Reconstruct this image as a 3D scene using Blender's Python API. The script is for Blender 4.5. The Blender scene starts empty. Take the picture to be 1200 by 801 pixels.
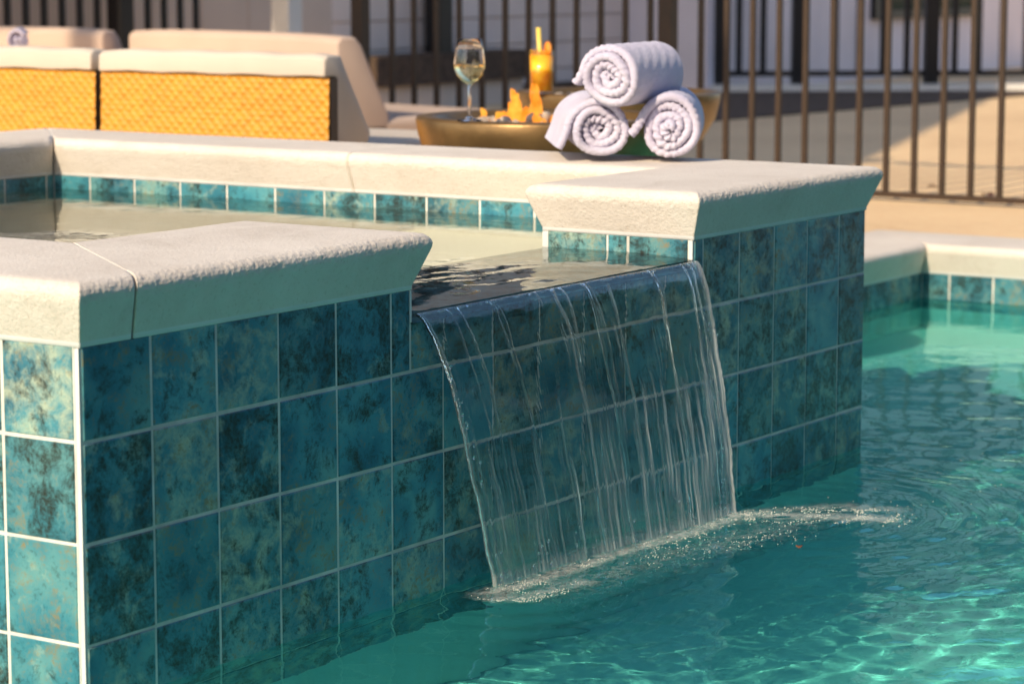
import bpy, bmesh, math, random
import numpy as np
from mathutils import Vector, Matrix, noise as mn
random.seed(7); rng = np.random.default_rng(7)
scene = bpy.context.scene
col = scene.collection
R = math.radians

# ------------------------------------------------------------------ helpers
def link(name, me, parent=None, mats=(), smooth=False):
    o = bpy.data.objects.new(name, me)
    col.objects.link(o)
    if parent: o.parent = parent
    for m in (mats if isinstance(mats, (list, tuple)) else [mats]):
        me.materials.append(m)
    if smooth:
        me.polygons.foreach_set('use_smooth', [True] * len(me.polygons))
    return o

def mesh(name, v, f, mi=None):
    me = bpy.data.meshes.new(name)
    me.from_pydata([tuple(p) for p in v], [], [tuple(q) for q in f])
    if mi is not None: me.polygons.foreach_set('material_index', mi)
    me.update()
    return me

def tag(o, label=None, cat=None, group=None, kind=None):
    if label: o['label'] = label
    if cat: o['category'] = cat
    if group: o['group'] = group
    if kind: o['kind'] = kind
    return o

def empty(name, loc, label=None, cat=None, group=None):
    o = bpy.data.objects.new(name, None); col.objects.link(o)
    o.location = loc; o.empty_display_size = 0.1
    return tag(o, label, cat, group)

def bevel(o, w, seg=3):
    m = o.modifiers.new('bevel', 'BEVEL'); m.width = w; m.segments = seg; m.limit_method = 'ANGLE'
    return o

def box(x0, x1, y0, y1, z0, z1):
    v = [(x, y, z) for z in (z0, z1) for (x, y) in ((x0, y0), (x1, y0), (x1, y1), (x0, y1))]
    return v, [(3, 2, 1, 0), (4, 5, 6, 7), (0, 1, 5, 4), (1, 2, 6, 5), (2, 3, 7, 6), (3, 0, 4, 7)]

class MB:
    def __init__(s): s.v = []; s.f = []; s.mi = []
    def add(s, v, f, mi=0):
        b = len(s.v); s.v += list(v); s.f += [tuple(i + b for i in q) for q in f]; s.mi += [mi] * len(f)
        return s
    def box(s, *a, mi=0): return s.add(*box(*a), mi)
    def build(s, name, mats, parent=None, smooth=False):
        return link(name, mesh(name, s.v, s.f, s.mi), parent, mats, smooth)

def lathe(prof, n=48, closed=False):
    """prof: list of (r, z), revolved about z"""
    v = []; f = []
    for r, z in prof:
        for k in range(n):
            a = 2 * math.pi * k / n; v.append((r * math.cos(a), r * math.sin(a), z))
    m = len(prof)
    for i in range(m - 1 + (1 if closed else 0)):
        j = (i + 1) % m
        for k in range(n):
            l = (k + 1) % n
            f.append((i * n + k, i * n + l, j * n + l, j * n + k))
    return v, f

def prism(poly, z0, z1):
    n = len(poly)
    v = [(x, y, z0) for x, y in poly] + [(x, y, z1) for x, y in poly]
    f = [tuple(reversed(range(n))), tuple(range(n, 2 * n))] + [(i, (i + 1) % n, n + (i + 1) % n, n + i) for i in range(n)]
    return v, f

def tube(pts, rad, n=10, cap=True):
    v = []; f = []; pts = [Vector(p) for p in pts]
    for i, p in enumerate(pts):
        t = (pts[min(i + 1, len(pts) - 1)] - pts[max(i - 1, 0)]).normalized()
        a = t.orthogonal().normalized() if abs(t.z) > .9 else t.cross(Vector((0, 0, 1))).normalized()
        b = t.cross(a); r = rad[i] if isinstance(rad, (list, tuple)) else rad
        for k in range(n):
            q = 2 * math.pi * k / n; v.append(tuple(p + a * (r * math.cos(q)) + b * (r * math.sin(q))))
    for i in range(len(pts) - 1):
        for k in range(n):
            l = (k + 1) % n; f.append((i * n + k, i * n + l, (i + 1) * n + l, (i + 1) * n + k))
    if cap:
        f.append(tuple(reversed(range(n)))); f.append(tuple(range((len(pts) - 1) * n, len(pts) * n)))
    return v, f

# ------------------------------------------------------------------ materials
class NT:
    def __init__(s, name):
        s.m = bpy.data.materials.new(name); s.m.use_nodes = True
        s.t = s.m.node_tree; s.t.nodes.clear()
        s.out = s.t.nodes.new('ShaderNodeOutputMaterial')
    def n(s, kind, **kw):
        x = s.t.nodes.new('ShaderNode' + kind)
        for k, v in kw.items():
            if k.startswith('i_'):
                key = k[2:]; key = int(key) if key.isdigit() else key.replace('_', ' ')
                x.inputs[key].default_value = v
            else: setattr(x, k, v)
        return x
    def l(s, a, ao, b, bi): s.t.links.new(a.outputs[ao], b.inputs[bi])
    def coords(s, scale=(1, 1, 1), offs=None):
        tc = s.n('TexCoord'); mp = s.n('Mapping'); mp.inputs['Scale'].default_value = scale
        s.l(tc, 'Object', mp, 'Vector')
        return mp
    def noise(s, vec, scale, detail=5, rough=.55, dist=0):
        x = s.n('TexNoise'); x.inputs['Scale'].default_value = scale; x.inputs['Detail'].default_value = detail
        x.inputs['Roughness'].default_value = rough; x.inputs['Distortion'].default_value = dist
        s.l(vec, 0, x, 'Vector'); return x
    def ramp(s, src, so, stops):
        r = s.n('ValToRGB'); s.l(src, so, r, 'Fac')
        el = r.color_ramp.elements
        while len(el) < len(stops): el.new(.5)
        for e, (p, c) in zip(el, stops):
            e.position = p; e.color = (*c, 1) if len(c) == 3 else c
        return r
    def mix(s, fac, a, b, blend='MIX'):
        x = s.n('Mix', data_type='RGBA', blend_type=blend)
        for idx, val in ((0, fac), (6, a), (7, b)):
            if isinstance(val, tuple) and len(val) == 2 and hasattr(val[0], 'outputs'): s.t.links.new(val[0].outputs[val[1]], x.inputs[idx])
            elif isinstance(val, (int, float)): x.inputs[idx].default_value = val
            else: x.inputs[idx].default_value = (*val, 1)
        return x
    def bump(s, src, so, strength, dist, prev=None):
        b = s.n('Bump'); b.inputs['Strength'].default_value = strength; b.inputs['Distance'].default_value = dist
        s.l(src, so, b, 'Height')
        if prev: s.l(prev, 0, b, 'Normal')
        return b
    def principled(s, color=None, rough=.5, metal=0, bump=None, **kw):
        p = s.n('BsdfPrincipled')
        if color is not None:
            if isinstance(color, tuple) and hasattr(color[0], 'outputs'): s.t.links.new(color[0].outputs[color[1]], p.inputs['Base Color'])
            else: p.inputs['Base Color'].default_value = (*color, 1)
        if isinstance(rough, tuple): s.t.links.new(rough[0].outputs[rough[1]], p.inputs['Roughness'])
        else: p.inputs['Roughness'].default_value = rough
        p.inputs['Metallic'].default_value = metal
        for k, v in kw.items(): p.inputs[k.replace('_', ' ')].default_value = v
        if bump: s.l(bump, 0, p, 'Normal')
        s.l(p, 0, s.out, 'Surface'); return p

def simple(name, c, rough=.5, metal=0, var=.12, scale=6, bumpd=0, bscale=60, **kw):
    t = NT(name); mp = t.coords()
    nz = t.noise(mp, scale, 6)
    a = tuple(x * (1 - var) for x in c); b = tuple(min(1, x * (1 + var)) for x in c)
    rp = t.ramp(nz, 'Fac', [(.3, a), (.7, b)])
    bp = None
    if bumpd:
        n2 = t.noise(mp, bscale, 4); bp = t.bump(n2, 'Fac', .6, bumpd)
    t.principled((rp, 0), rough, metal, bp, **kw)
    return t.m

# cast stone coping : pale cream, pitted
def mat_coping():
    t = NT('cast_stone'); mp = t.coords()
    n1 = t.noise(mp, 3.2, 6); n2 = t.noise(mp, 26, 5, .65); n3 = t.noise(mp, 160, 4, .6)
    c1 = t.ramp(n1, 'Fac', [(.3, (.66, .59, .52)), (.7, (.76, .695, .62))])
    c2 = t.mix(.22, (c1, 0), (n2, 'Fac'), 'SOFT_LIGHT')
    pits = t.ramp(n3, 'Fac', [(.30, (.78, .72, .65)), (.42, (1, 1, 1))])
    c3a = t.mix(.6, (c2, 2), (pits, 0), 'MULTIPLY')
    n4 = t.noise(mp, 6.5, 9, .75, .6); stn = t.ramp(n4, 'Fac', [(.30, (.80, .78, .74)), (.46, (1, 1, 1))])
    c3 = t.mix(.55, (c3a, 2), (stn, 0), 'MULTIPLY')
    b1 = t.bump(n2, 'Fac', .42, .004); b2 = t.bump(n3, 'Fac', .8, .0022, b1)
    t.principled((c3, 2), .82, 0, b2)
    return t.m
M_coping = mat_coping()
M_bead = simple('white_mortar', (.72, .70, .68), .8, bumpd=.0006, bscale=120)

# glazed tile: teal with dark, rusty blotches, every tile its own
def mat_tile():
    t = NT('glazed_teal_tile'); tc = t.n('TexCoord')
    at = t.n('Attribute', attribute_name='tile_seed')
    off = t.n('VectorMath', operation='MULTIPLY'); off.inputs[1].default_value = (37.0, 91.0, 53.0)
    t.l(at, 'Fac', off, 0)
    ad = t.n('VectorMath', operation='ADD'); t.l(tc, 'Object', ad, 0); t.l(off, 0, ad, 1)
    def rnd(k):
        a = t.n('Math', operation='MULTIPLY'); t.l(at, 'Fac', a, 0); a.inputs[1].default_value = k
        b = t.n('Math', operation='FRACT'); t.l(a, 0, b, 0); return b
    def shifted(src, r, amp, base=0.):
        a = t.n('Math', operation='MULTIPLY_ADD'); t.l(r, 0, a, 0); a.inputs[1].default_value = amp; t.l(src, 'Fac', a, 2)
        b = t.n('Math', operation='ADD'); t.l(a, 0, b, 0); b.inputs[1].default_value = base - amp / 2; return b
    big = t.noise(ad, 8, 3, .5, .3); mid = t.noise(ad, 21, 10, .70, .35); fin = t.noise(ad, 95, 8, .80, .2); mot = t.noise(ad, 17, 12, .80, .3)
    base = t.ramp(big, 'Fac', [(.30, (.022, .145, .215)), (.5, (.058, .268, .335)), (.72, (.18, .41, .40))])
    sc = t.n('Math', operation='MULTIPLY_ADD'); t.l(rnd(3.71), 0, sc, 0); sc.inputs[1].default_value = .35; sc.inputs[2].default_value = .80
    base2 = t.mix(1.0, (base, 0), (sc, 0), 'MULTIPLY')
    light = t.ramp(shifted(mid, rnd(7.13), .20), 0, [(.53, (0, 0, 0)), (.66, (.45,) * 3), (.82, (1, 1, 1))])
    c1 = t.mix((light, 0), (base2, 2), (.60, .62, .42))
    fm = t.ramp(fin, 'Fac', [(.40, (0,) * 3), (.60, (1, 1, 1))])
    # rusty olive speckle gathered in patches
    rust = t.ramp(shifted(mot, rnd(11.3), .10), 0, [(.53, (0,) * 3), (.63, (1,) * 3)])
    rm = t.mix(1.0, (rust, 0), (fm, 0), 'MULTIPLY')
    c2 = t.mix((rm, 2), (c1, 2), (.27, .20, .085))
    # near-black mottling
    dk = t.ramp(shifted(mot, rnd(5.57), .10), 0, [(.42, (1,) * 3), (.52, (0,) * 3)])
    fm2 = t.ramp(fin, 'Fac', [(.42, (1,) * 3), (.60, (.40,) * 3)])
    dkm = t.mix(1.0, (dk, 0), (fm2, 0), 'MULTIPLY')
    c3 = t.mix((dkm, 2), (c2, 2), (.022, .026, .018))
    rr = t.ramp(mid, 'Fac', [(.3, (.42,) * 3), (.7, (.26,) * 3)])
    b1 = t.bump(big, 'Fac', .25, .004); b2 = t.bump(mid, 'Fac', .22, .0010, b1)
    p = t.principled((c3, 2), (rr, 0), 0, b2); p.inputs['IOR'].default_value = 1.5
    return t.m
M_tile = mat_tile()
M_grout = simple('pale_grout', (.70, .67, .61), .85, var=.25, scale=14, bumpd=.0006, bscale=160)
M_core = simple('render_core', (.45, .43, .4), .9)

def mat_plaster(name, a, b):
    t = NT(name); mp = t.coords()
    n1 = t.noise(mp, 1.7, 5); n2 = t.noise(mp, 40, 4)
    c = t.ramp(n1, 'Fac', [(.3, a), (.7, b)])
    b1 = t.bump(n2, 'Fac', .3, .002)
    t.principled((c, 0), .7, 0, b1); return t.m
M_pool = mat_plaster('aqua_plaster', (.34, .61, .57), (.50, .73, .66))
M_basin = mat_plaster('pale_basin_plaster', (.70, .68, .58), (.80, .76, .66))

def mat_water(name, color, bscale, bstr, ior=1.33):
    t = NT(name); mp = t.coords()
    n1 = t.noise(mp, bscale, 3, .5, .6)
    b = t.bump(n1, 'Fac', bstr, .004)
    g = t.n('BsdfGlass'); g.inputs['Color'].default_value = (*color, 1); g.inputs['Roughness'].default_value = 0; g.inputs['IOR'].default_value = ior
    t.l(b, 0, g, 'Normal'); t.l(g, 0, t.out, 'Surface'); return t.m
M_water = mat_water('pool_water', (.50, .93, .91), 16, .25)
M_spawater = mat_water('spa_water', (.93, .98, .94), 14, .18)

def mat_fall():
    t = NT('falling_water')
    g = t.n('BsdfGlass'); g.inputs['Color'].default_value = (.94, .98, 1, 1); g.inputs['Roughness'].default_value = 0.0; g.inputs['IOR'].default_value = 1.33
    d = t.n('BsdfTranslucent'); d.inputs['Color'].default_value = (.9, .9, .88, 1)
    d2 = t.n('BsdfDiffuse'); d2.inputs['Color'].default_value = (.9, .9, .88, 1)
    mx = t.n('MixShader'); mx.inputs[0].default_value = .6; t.l(d, 0, mx, 1); t.l(d2, 0, mx, 2)
    at = t.n('Attribute', attribute_name='air_glint')
    fm = t.n('MixShader'); t.l(at, 'Fac', fm, 0); t.l(g, 0, fm, 1); t.l(mx, 0, fm, 2)
    t.l(fm, 0, t.out, 'Surface'); return t.m
M_fall = mat_fall()
M_foam = simple('foam_bubbles', (.62, .64, .58), .35, var=.05)

def mat_deck():
    t = NT('deck_concrete'); mp = t.coords()
    n1 = t.noise(mp, .8, 6); n2 = t.noise(mp, 25, 6, .7); n3 = t.noise(mp, 4, 8, .7, 1)
    c = t.ramp(n1, 'Fac', [(.3, (.70, .48, .27)), (.7, (.85, .61, .35))])
    c2 = t.mix(.25, (c, 0), (n2, 'Fac'), 'OVERLAY')
    st = t.ramp(n3, 'Fac', [(.28, (.75, .72, .7)), (.45, (1, 1, 1))])
    c3 = t.mix(.7, (c2, 2), (st, 0), 'MULTIPLY')
    b = t.bump(n2, 'Fac', .4, .003)
    t.principled((c3, 2), .85, 0, b); return t.m
M_deck = mat_deck()

def mat_towel():
    t = NT('terry_cloth'); mp = t.coords()
    n1 = t.noise(mp, 130, 6, .8); n2 = t.noise(mp, 9, 4)
    c = t.ramp(n2, 'Fac', [(.3, (.62, .57, .75)), (.7, (.72, .68, .83))])
    b = t.bump(n1, 'Fac', 1.0, .005)
    p = t.principled((c, 0), .95, 0, b); p.inputs['Sheen Weight'].default_value = .25
    return t.m
M_towel = mat_towel()
M_cushion = simple('cream_cushion_fabric', (.57, .50, .43), .9, var=.06, scale=3, bumpd=.0012, bscale=350)
M_cushion_shade = simple('shaded_cream_cushion', (.54, .41, .335), .9, var=.06, scale=3, bumpd=.0012, bscale=350)  # cream cushion again, the lounges' dimmer pinkish light put into its colour
M_wicker = simple('golden_wicker', (.58, .27, .025), .45, var=.14, scale=40, bumpd=.0008, bscale=300)
M_alu = simple('brown_sofa_frame', (.10, .07, .05), .5)
M_bronze = simple('hammered_bronze', (.24, .145, .06), .38, .65, var=.3, scale=9, bumpd=.0015, bscale=40)
M_ped = simple('stone_pedestal', (.30, .22, .15), .85, bumpd=.003)
M_peb = simple('lava_pebbles', (.42, .34, .27), .8, var=.4, scale=30)
M_fence = simple('bronze_fence_paint', (.040, .021, .010), .55, .1, var=.2, scale=20)
M_black = simple('black_metal', (.012, .011, .012), .45, .2)
M_brass = simple('brass_tray', (.70, .45, .16), .22, 1.0)
M_white = simple('white_column_paint', (.78, .74, .68), .55, var=.05)
M_soil = simple('bark_mulch', (.085, .055, .038), .95, var=.5, scale=30, bumpd=.02, bscale=30)
M_roof = simple('roof_shingle', (.12, .095, .08), .9, var=.3, scale=12)
M_timber = simple('brown_timber', (.17, .10, .06), .7, var=.3, scale=5)
M_dark = simple('dark_doorway', (.015, .014, .014), .4)
M_leaf = simple('dry_leaf', (.16, .06, .025), .7)
M_straw = simple('yellow_straw', (.85, .62, .12), .4)
M_orange = simple('orange_slice', (.85, .28, .03), .5)

def mat_siding(name, c, axis, pitch):
    t = NT(name); tc = t.n('TexCoord'); sp = t.n('SeparateXYZ'); t.l(tc, 'Object', sp, 0)
    mu = t.n('Math', operation='MULTIPLY'); t.l(sp, axis, mu, 0); mu.inputs[1].default_value = 1 / pitch
    fr = t.n('Math', operation='FRACT'); t.l(mu, 0, fr, 0)
    h = t.ramp(fr, 0, [(0, (0,) * 3), (.06, (1,) * 3), (1, (.75,) * 3)])
    mp = t.coords(); n1 = t.noise(mp, 1.3, 6)
    cc = t.ramp(n1, 'Fac', [(.3, tuple(x * .88 for x in c)), (.7, tuple(x * 1.1 for x in c))])
    b = t.bump(h, 0, 1.0, .012)
    t.principled((cc, 0), .7, 0, b); return t.m
M_siding = mat_siding('lap_siding', (.82, .69, .62), 'Z', .18)
M_board = mat_siding('board_and_batten', (.82, .74, .78), 'X', .30)
M_greywall = mat_siding('grey_stucco_boards', (.60, .50, .43), 'X', .42)

def mat_glass(name, c=(1, 1, 1), ior=1.45):
    t = NT(name); g = t.n('BsdfGlass'); g.inputs['Color'].default_value = (*c, 1); g.inputs['IOR'].default_value = ior; g.inputs['Roughness'].default_value = 0
    t.l(g, 0, t.out, 'Surface'); return t.m
M_glass = mat_glass('clear_glass'); M_wine = mat_glass('white_wine', (.99, .95, .74), 1.34)
M_window = simple('dark_window_glass', (.02, .022, .025), .06)
def mat_drink():
    t = NT('orange_cocktail')
    nf = t.noise(t.coords(), 22, 3); rp = t.ramp(nf, 'Fac', [(.35, (.88, .30, .012)), (.65, (.98, .60, .04))]); p = t.principled((rp, 0), .10)
    return t.m
M_drink = mat_drink()
def mat_flame():
    t = NT('flame'); lw = t.n('LayerWeight'); lw.inputs[0].default_value = .45
    nf = t.noise(t.coords(), 24, 3); rp = t.ramp(nf, 'Fac', [(.35, (1.0, .20, .012)), (.65, (1.0, .47, .06))])
    e = t.n('Emission'); e.inputs['Strength'].default_value = 1.15; t.l(rp, 0, e, 'Color')
    tr = t.n('BsdfTransparent'); mx = t.n('MixShader'); mx.inputs[0].default_value = .6
    t.l(tr, 0, mx, 1); t.l(e, 0, mx, 2); t.l(mx, 0, t.out, 'Surface'); return t.m
M_flame = mat_flame()

# ------------------------------------------------------------------ levels (metres; z = 0 is the top of the spa tiling)
P = .155                      # tile pitch
ZW = -.546                    # pool water
ZS = -.033                    # spa water
ZD = -.367                    # deck
LX, LY = 2.611, 2.52          # outer size of the spa
IX0, IX1, IY0, IY1 = .382, 2.338, .362, 2.245
SX0, SX1, SZ = .832, 1.822, -.056   # spillway
PX, PY = 5.195, 1.046         # pool walls beyond the spa

# ------------------------------------------------------------------ tiled faces
def tiled(name, org, ud, nd, ulines, zlines, parent, hgt=.0022, gap=.0058, top_gap=False):
    """tiles standing proud of a grout sheet. org: (x,y) of u=0, ud: direction of u, nd: outward normal"""
    v = []; f = []; mi = []; seed = []
    def pt(u, z, d): return (org[0] + ud[0] * u + nd[0] * d, org[1] + ud[1] * u + nd[1] * d, z)
    def quad(a): f.append(a)
    flip = (ud[0] * nd[1] - ud[1] * nd[0]) > 0
    b = 0
    u0, u1, z1, z0 = ulines[0], ulines[-1], zlines[0], zlines[-1]
    v += [pt(u0, z0, 0), pt(u1, z0, 0), pt(u1, z1, 0), pt(u0, z1, 0)]
    f.append((0, 1, 2, 3)); mi.append(1); seed.append(0.)
    for i in range(len(ulines) - 1):
        for j in range(len(zlines) - 1):
            g = gap / 2
            a0, a1 = ulines[i] + g, ulines[i + 1] - g
            c1, c0 = zlines[j] - (g if j or top_gap else .0), zlines[j + 1] + g
            if a1 - a0 < .004 or c1 - c0 < .004: continue
            sd = random.random(); b = len(v)
            jt = [hgt + random.uniform(-.0008, .0008) for _ in range(4)]
            jx, jz = random.uniform(-.0006, .0006), random.uniform(-.0006, .0006)
            a0 += jx; a1 += jx; c0 += jz; c1 += jz if j else 0
            rings = [(0, [0] * 4), (.0003, [q - .0012 for q in jt]), (.0018, jt)]
            for ins, hh in rings:
                for (uu, zz), h in zip(((a0 + ins, c0 + ins), (a1 - ins, c0 + ins), (a1 - ins, c1 - ins), (a0 + ins, c1 - ins)), hh):
                    v.append(pt(uu, zz, h))
            for r in range(2):
                for k in range(4):
                    l = (k + 1) % 4
                    f.append((b + r * 4 + k, b + r * 4 + l, b + r * 4 + 4 + l, b + r * 4 + 4 + k)); mi.append(0); seed.append(sd)
            f.append((b + 8, b + 9, b + 10, b + 11)); mi.append(0); seed.append(sd)
    if flip: f = [tuple(reversed(q)) for q in f]
    me = mesh(name, v, f, mi)
    at = me.attributes.new('tile_seed', 'FLOAT', 'FACE'); at.data.foreach_set('value', seed)
    return link(name, me, parent, [M_tile, M_grout])

def lines(a, b, off, pitch=P):
    k0 = math.ceil((a - off) / pitch - 1e-6); ls = [a]
    while off + k0 * pitch < b - 1e-4:
        x = off + k0 * pitch
        if x > a + 1e-3: ls.append(x)
        k0 += 1
    return ls + [b]
ROWS = [0, -.1419, -.2969, -.4519, -.6069, -.7619]

spa = empty('raised_spa', (0, 0, -1.17), 'raised square spa clad in teal tiles with cream stone coping and a spillway', 'spa')
spa_inv = Vector((0, 0, 1.17))
def S(o):  # children of the spa keep world coordinates
    o.parent = spa; o.matrix_parent_inverse = Matrix.Translation((0, 0, 1.17)); return o

fr = [r for r in ROWS]
S(tiled('tiled_wall', (0, 0), (1, 0), (0, -1), lines(.0005, SX0, .0015), fr[:2], None))
S(tiled('tiled_wall', (0, 0), (1, 0), (0, -1), lines(SX0 + .0005, SX1, .0015), [SZ, fr[1]], None))
S(tiled('tiled_wall', (0, 0), (1, 0), (0, -1), lines(SX1 + .0005, LX, .0015), fr[:2], None))
S(tiled('tiled_wall', (0, 0), (1, 0), (0, -1), lines(.0005, LX, .0015), [fr[1] - .0004] + fr[2:], None, top_gap=True))
S(tiled('tiled_wall', (0, 0), (0, 1), (-1, 0), lines(.012, LY, .0039), fr, None))
S(tiled('tiled_wall', (IX1, 0), (0, 1), (-1, 0), lines(IY0, IY1, 2.1167 - 12 * P), [0, -.155, -.31], None))
S(tiled('tiled_wall', (0, IY1), (1, 0), (0, -1), lines(IX0, IX1, IX1 - .03), [0, -.155, -.31], None))
S(tiled('tiled_wall', (SX1, 0), (0, 1), (-1, 0), [.01, .155, .205, IY0 - .006], [0, -.06], None))
S(tiled('tiled_wall', (SX0, 0), (0, 1), (1, 0), [.01, .155, IY0], [0, -.06], None))
S(tiled('tiled_wall', (LX, 0), (0, 1), (1, 0), lines(.01, LY, 0), fr, None))
# corner beads
c = MB(); c.box(-.0026, .003, .0004, .0085, ROWS[-1], -.0005); S(c.build('corner_trim', M_bead))
c = MB(); c.box(SX1 - .003, SX1 + .003, .0005, .009, SZ - .0, -.0005); S(c.build('corner_trim', M_bead))
c = MB(); c.box(SX1 - .003, SX1 + .003, IY0 - .012, IY0 + .002, -.3, -.0005); S(c.build('corner_trim', M_bead))
c = MB(); c.box(SX0 - .0025, SX0 + .003, -.002, .006, SZ, -.0005); S(c.build('corner_trim', M_bead))
# cores
g = .0008
c = MB()
c.box(g, SX0 - g, g, IY0 - g, -1.16, -.001); c.box(SX0 - g, SX1 + g, g, IY0 - g, -1.16, SZ - .004)
c.box(SX1 + g, LX - g, g, IY0 - g, -1.16, -.001)
c.box(g, IX0 - g, IY0 - g, IY1 + g, -1.16, -.0015); c.box(IX1 + g, LX - g, IY0 - g, IY1 + g, -1.16, -.0015)
c.box(g, LX - g, IY1 + g, LY - g, -1.16, -.001)
S(c.build('wall_core', M_pool))
c = MB(); c.box(SX0 + .003, SX1 - .004, -.006, IY0, SZ - .0038, SZ); S(bevel(c.build('spillway_lip', M_tile), .0015, 2))
c = MB(); c.box(IX0 - .01, IX1 + .01, IY0 - .01, IY1 + .01, -.50, -.45)
S(c.build('basin_floor', M_basin))
c = MB()
for q in ((IX0, 1), (IX1, -1)): pass
def sheet(mb, pts): mb.add(pts, [(0, 1, 2, 3)])
e = .002
sheet(c, [(IX0 + e, IY0, -.45), (IX0 + e, IY1, -.45), (IX0 + e, IY1, -.3), (IX0 + e, IY0, -.3)])
sheet(c, [(IX1 - e, IY0, -.45), (IX1 - e, IY1, -.45), (IX1 - e, IY1, -.315), (IX1 - e, IY0, -.315)])
sheet(c, [(IX0, IY1 - e, -.45), (IX1, IY1 - e, -.45), (IX1, IY1 - e, -.315), (IX0, IY1 - e, -.315)])
sheet(c, [(IX0, IY0 + e, -.45), (IX1, IY0 + e, -.45), (IX1, IY0 + e, -.06), (IX0, IY0 + e, -.06)])
S(c.build('basin_side', M_basin))

# ------------------------------------------------------------------ coping stones
PROF = [(.0, .0), (.0025, .0015), (.0025, .0075), (.0030, .0090), (.0085, .023), (.0155, .041), (.0215, .057), (.0262, .069),
        (.0285, .077), (.0288, .083), (.0270, .089), (.0225, .0945), (.0155, .0985), (.006, .1003), (-.006, .1008), (-.020, .1010), (-.040, .1010)]
P3 = []; MATI = []
for a_, b_ in zip(PROF[:-1], PROF[1:]):
    m_ = 3 if b_[1] > .012 and b_[1] < .1005 else 1
    for k_ in range(m_): P3.append((a_[0] + (b_[0] - a_[0]) * k_ / m_, a_[1] + (b_[1] - a_[1]) * k_ / m_)); MATI.append(1 if b_[1] < .0095 else 0)
PROF = P3 + [PROF[-1]]
def coping(name, poly, flags, dz=0, step=.02, rough=.0013, parent=None):
    """poly counter-clockwise; flags[i]: edge i (i -> i+1) is an overhanging lip (1) or a joint (0)"""
    n = len(poly); P2 = [Vector(p) for p in poly]
    nrm = []
    for i in range(n):
        d = (P2[(i + 1) % n] - P2[i]).normalized(); nrm.append(Vector((d.y, -d.x)))
    def corner(i, off):
        a, b = nrm[i - 1], nrm[i]
        oa = off if flags[i - 1] else -.0022; ob = off if flags[i] else -.0022
        det = a.x * b.y - a.y * b.x
        if abs(det) < 1e-6: return P2[i] + a * oa
        # p.a = oa ; p.b = ob
        return P2[i] + Vector(((oa * b.y - ob * a.y) / det, (ob * a.x - oa * b.x) / det))
    cnt = [max(2, int((P2[(i + 1) % n] - P2[i]).length / (step if flags[i] else .04))) for i in range(n)]
    v = []; f = []; mi = []; ring = sum(cnt); sidx = random.random() * 50
    for r, (off, z) in enumerate(PROF):
        cs = [corner(i, off) for i in range(n)]
        for i in range(n):
            a, b = cs[i], cs[(i + 1) % n]
            for k in range(cnt[i]):
                p = a.lerp(b, k / cnt[i])
                q = Vector((p.x, p.y, z))
                if flags[i] and z > .0095 and r < len(PROF) - 2:
                    wgt = 1 if .066 < z < .0995 else .5
                    h = .8 * mn.noise(Vector((p.x * 110 + sidx, p.y * 110, z * 130))) + .9 * mn.noise(Vector((p.x * 240, p.y * 240 + sidx, z * 260)))
                    w2 = mn.noise(Vector((p.x * 9 + sidx, p.y * 9, z * 9)))
                    amt = (rough * h + .0016 * w2) * wgt
                    q += Vector((nrm[i].x, nrm[i].y, .55)).normalized() * amt
                v.append((q.x, q.y, q.z + dz))
    for r in range(len(PROF) - 1):
        for k in range(ring):
            l = (k + 1) % ring
            f.append((r * ring + k, r * ring + l, (r + 1) * ring + l, (r + 1) * ring + k)); mi.append(MATI[r])
    f.append(tuple(range((len(PROF) - 1) * ring, len(PROF) * ring))); mi.append(0); cap = len(f) - 1
    f.append(tuple(reversed(range(ring)))); mi.append(1)
    me = mesh(name, v, f, mi)
    o = link(name, me, None, [M_coping, M_bead], True)
    me.polygons[cap].use_smooth = False
    return o
FINE = .0032
S(coping('coping_stone', [(0, 0), (.115, 0), (IX0, IY0), (IX0, 1.3), (0, 1.3)], [1, 0, 1, 0, 1], step=FINE))
S(coping('coping_stone', [(.115, 0), (SX0, 0), (SX0, IY0), (IX0, IY0)], [1, 1, 1, 0], step=FINE))
S(coping('coping_stone', [(0, 1.3), (IX0, 1.3), (IX0, IY1), (0, LY)], [0, 1, 0, 1]))
S(coping('coping_stone', [(SX1, 0), (LX, 0), (LX, 1.247), (IX1, 1.247), (IX1, IY0), (SX1, IY0)], [1, 1, 0, 1, 1, 1], step=FINE))
S(coping('coping_stone', [(IX1, 1.247), (LX, 1.247), (LX, LY), (IX1, IY1)], [0, 1, 0, 1], step=.01))
S(coping('coping_stone', [(IX1, IY1), (LX, LY), (1.35, LY), (1.35, IY1)], [0, 1, 0, 1]))
S(coping('coping_stone', [(1.35, IY1), (1.35, LY), (0, LY), (IX0, IY1)], [0, 1, 0, 1]))
# mortar in the joints: just below the stone faces
c = MB()
def jbar(a, b, w=.003, z0=.002, z1=.0995):
    a, b = Vector(a), Vector(b); d = (b - a).normalized(); nn = Vector((-d.y, d.x)) * w
    c.add(*prism([tuple(a - nn), tuple(b - nn), tuple(b + nn), tuple(a + nn)], z0, z1))
for a_, b_ in (((.12, .008), (.38, .356)), ((IX0 - .01, 1.3), (.008, 1.3)), ((IX1 + .006, 1.247), (LX - .006, 1.247)), ((IX1 + .006, IY1 + .006), (LX - .006, LY - .006))):
    c = MB(); jbar(a_, b_); S(c.build('joint_mortar', M_bead))

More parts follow.
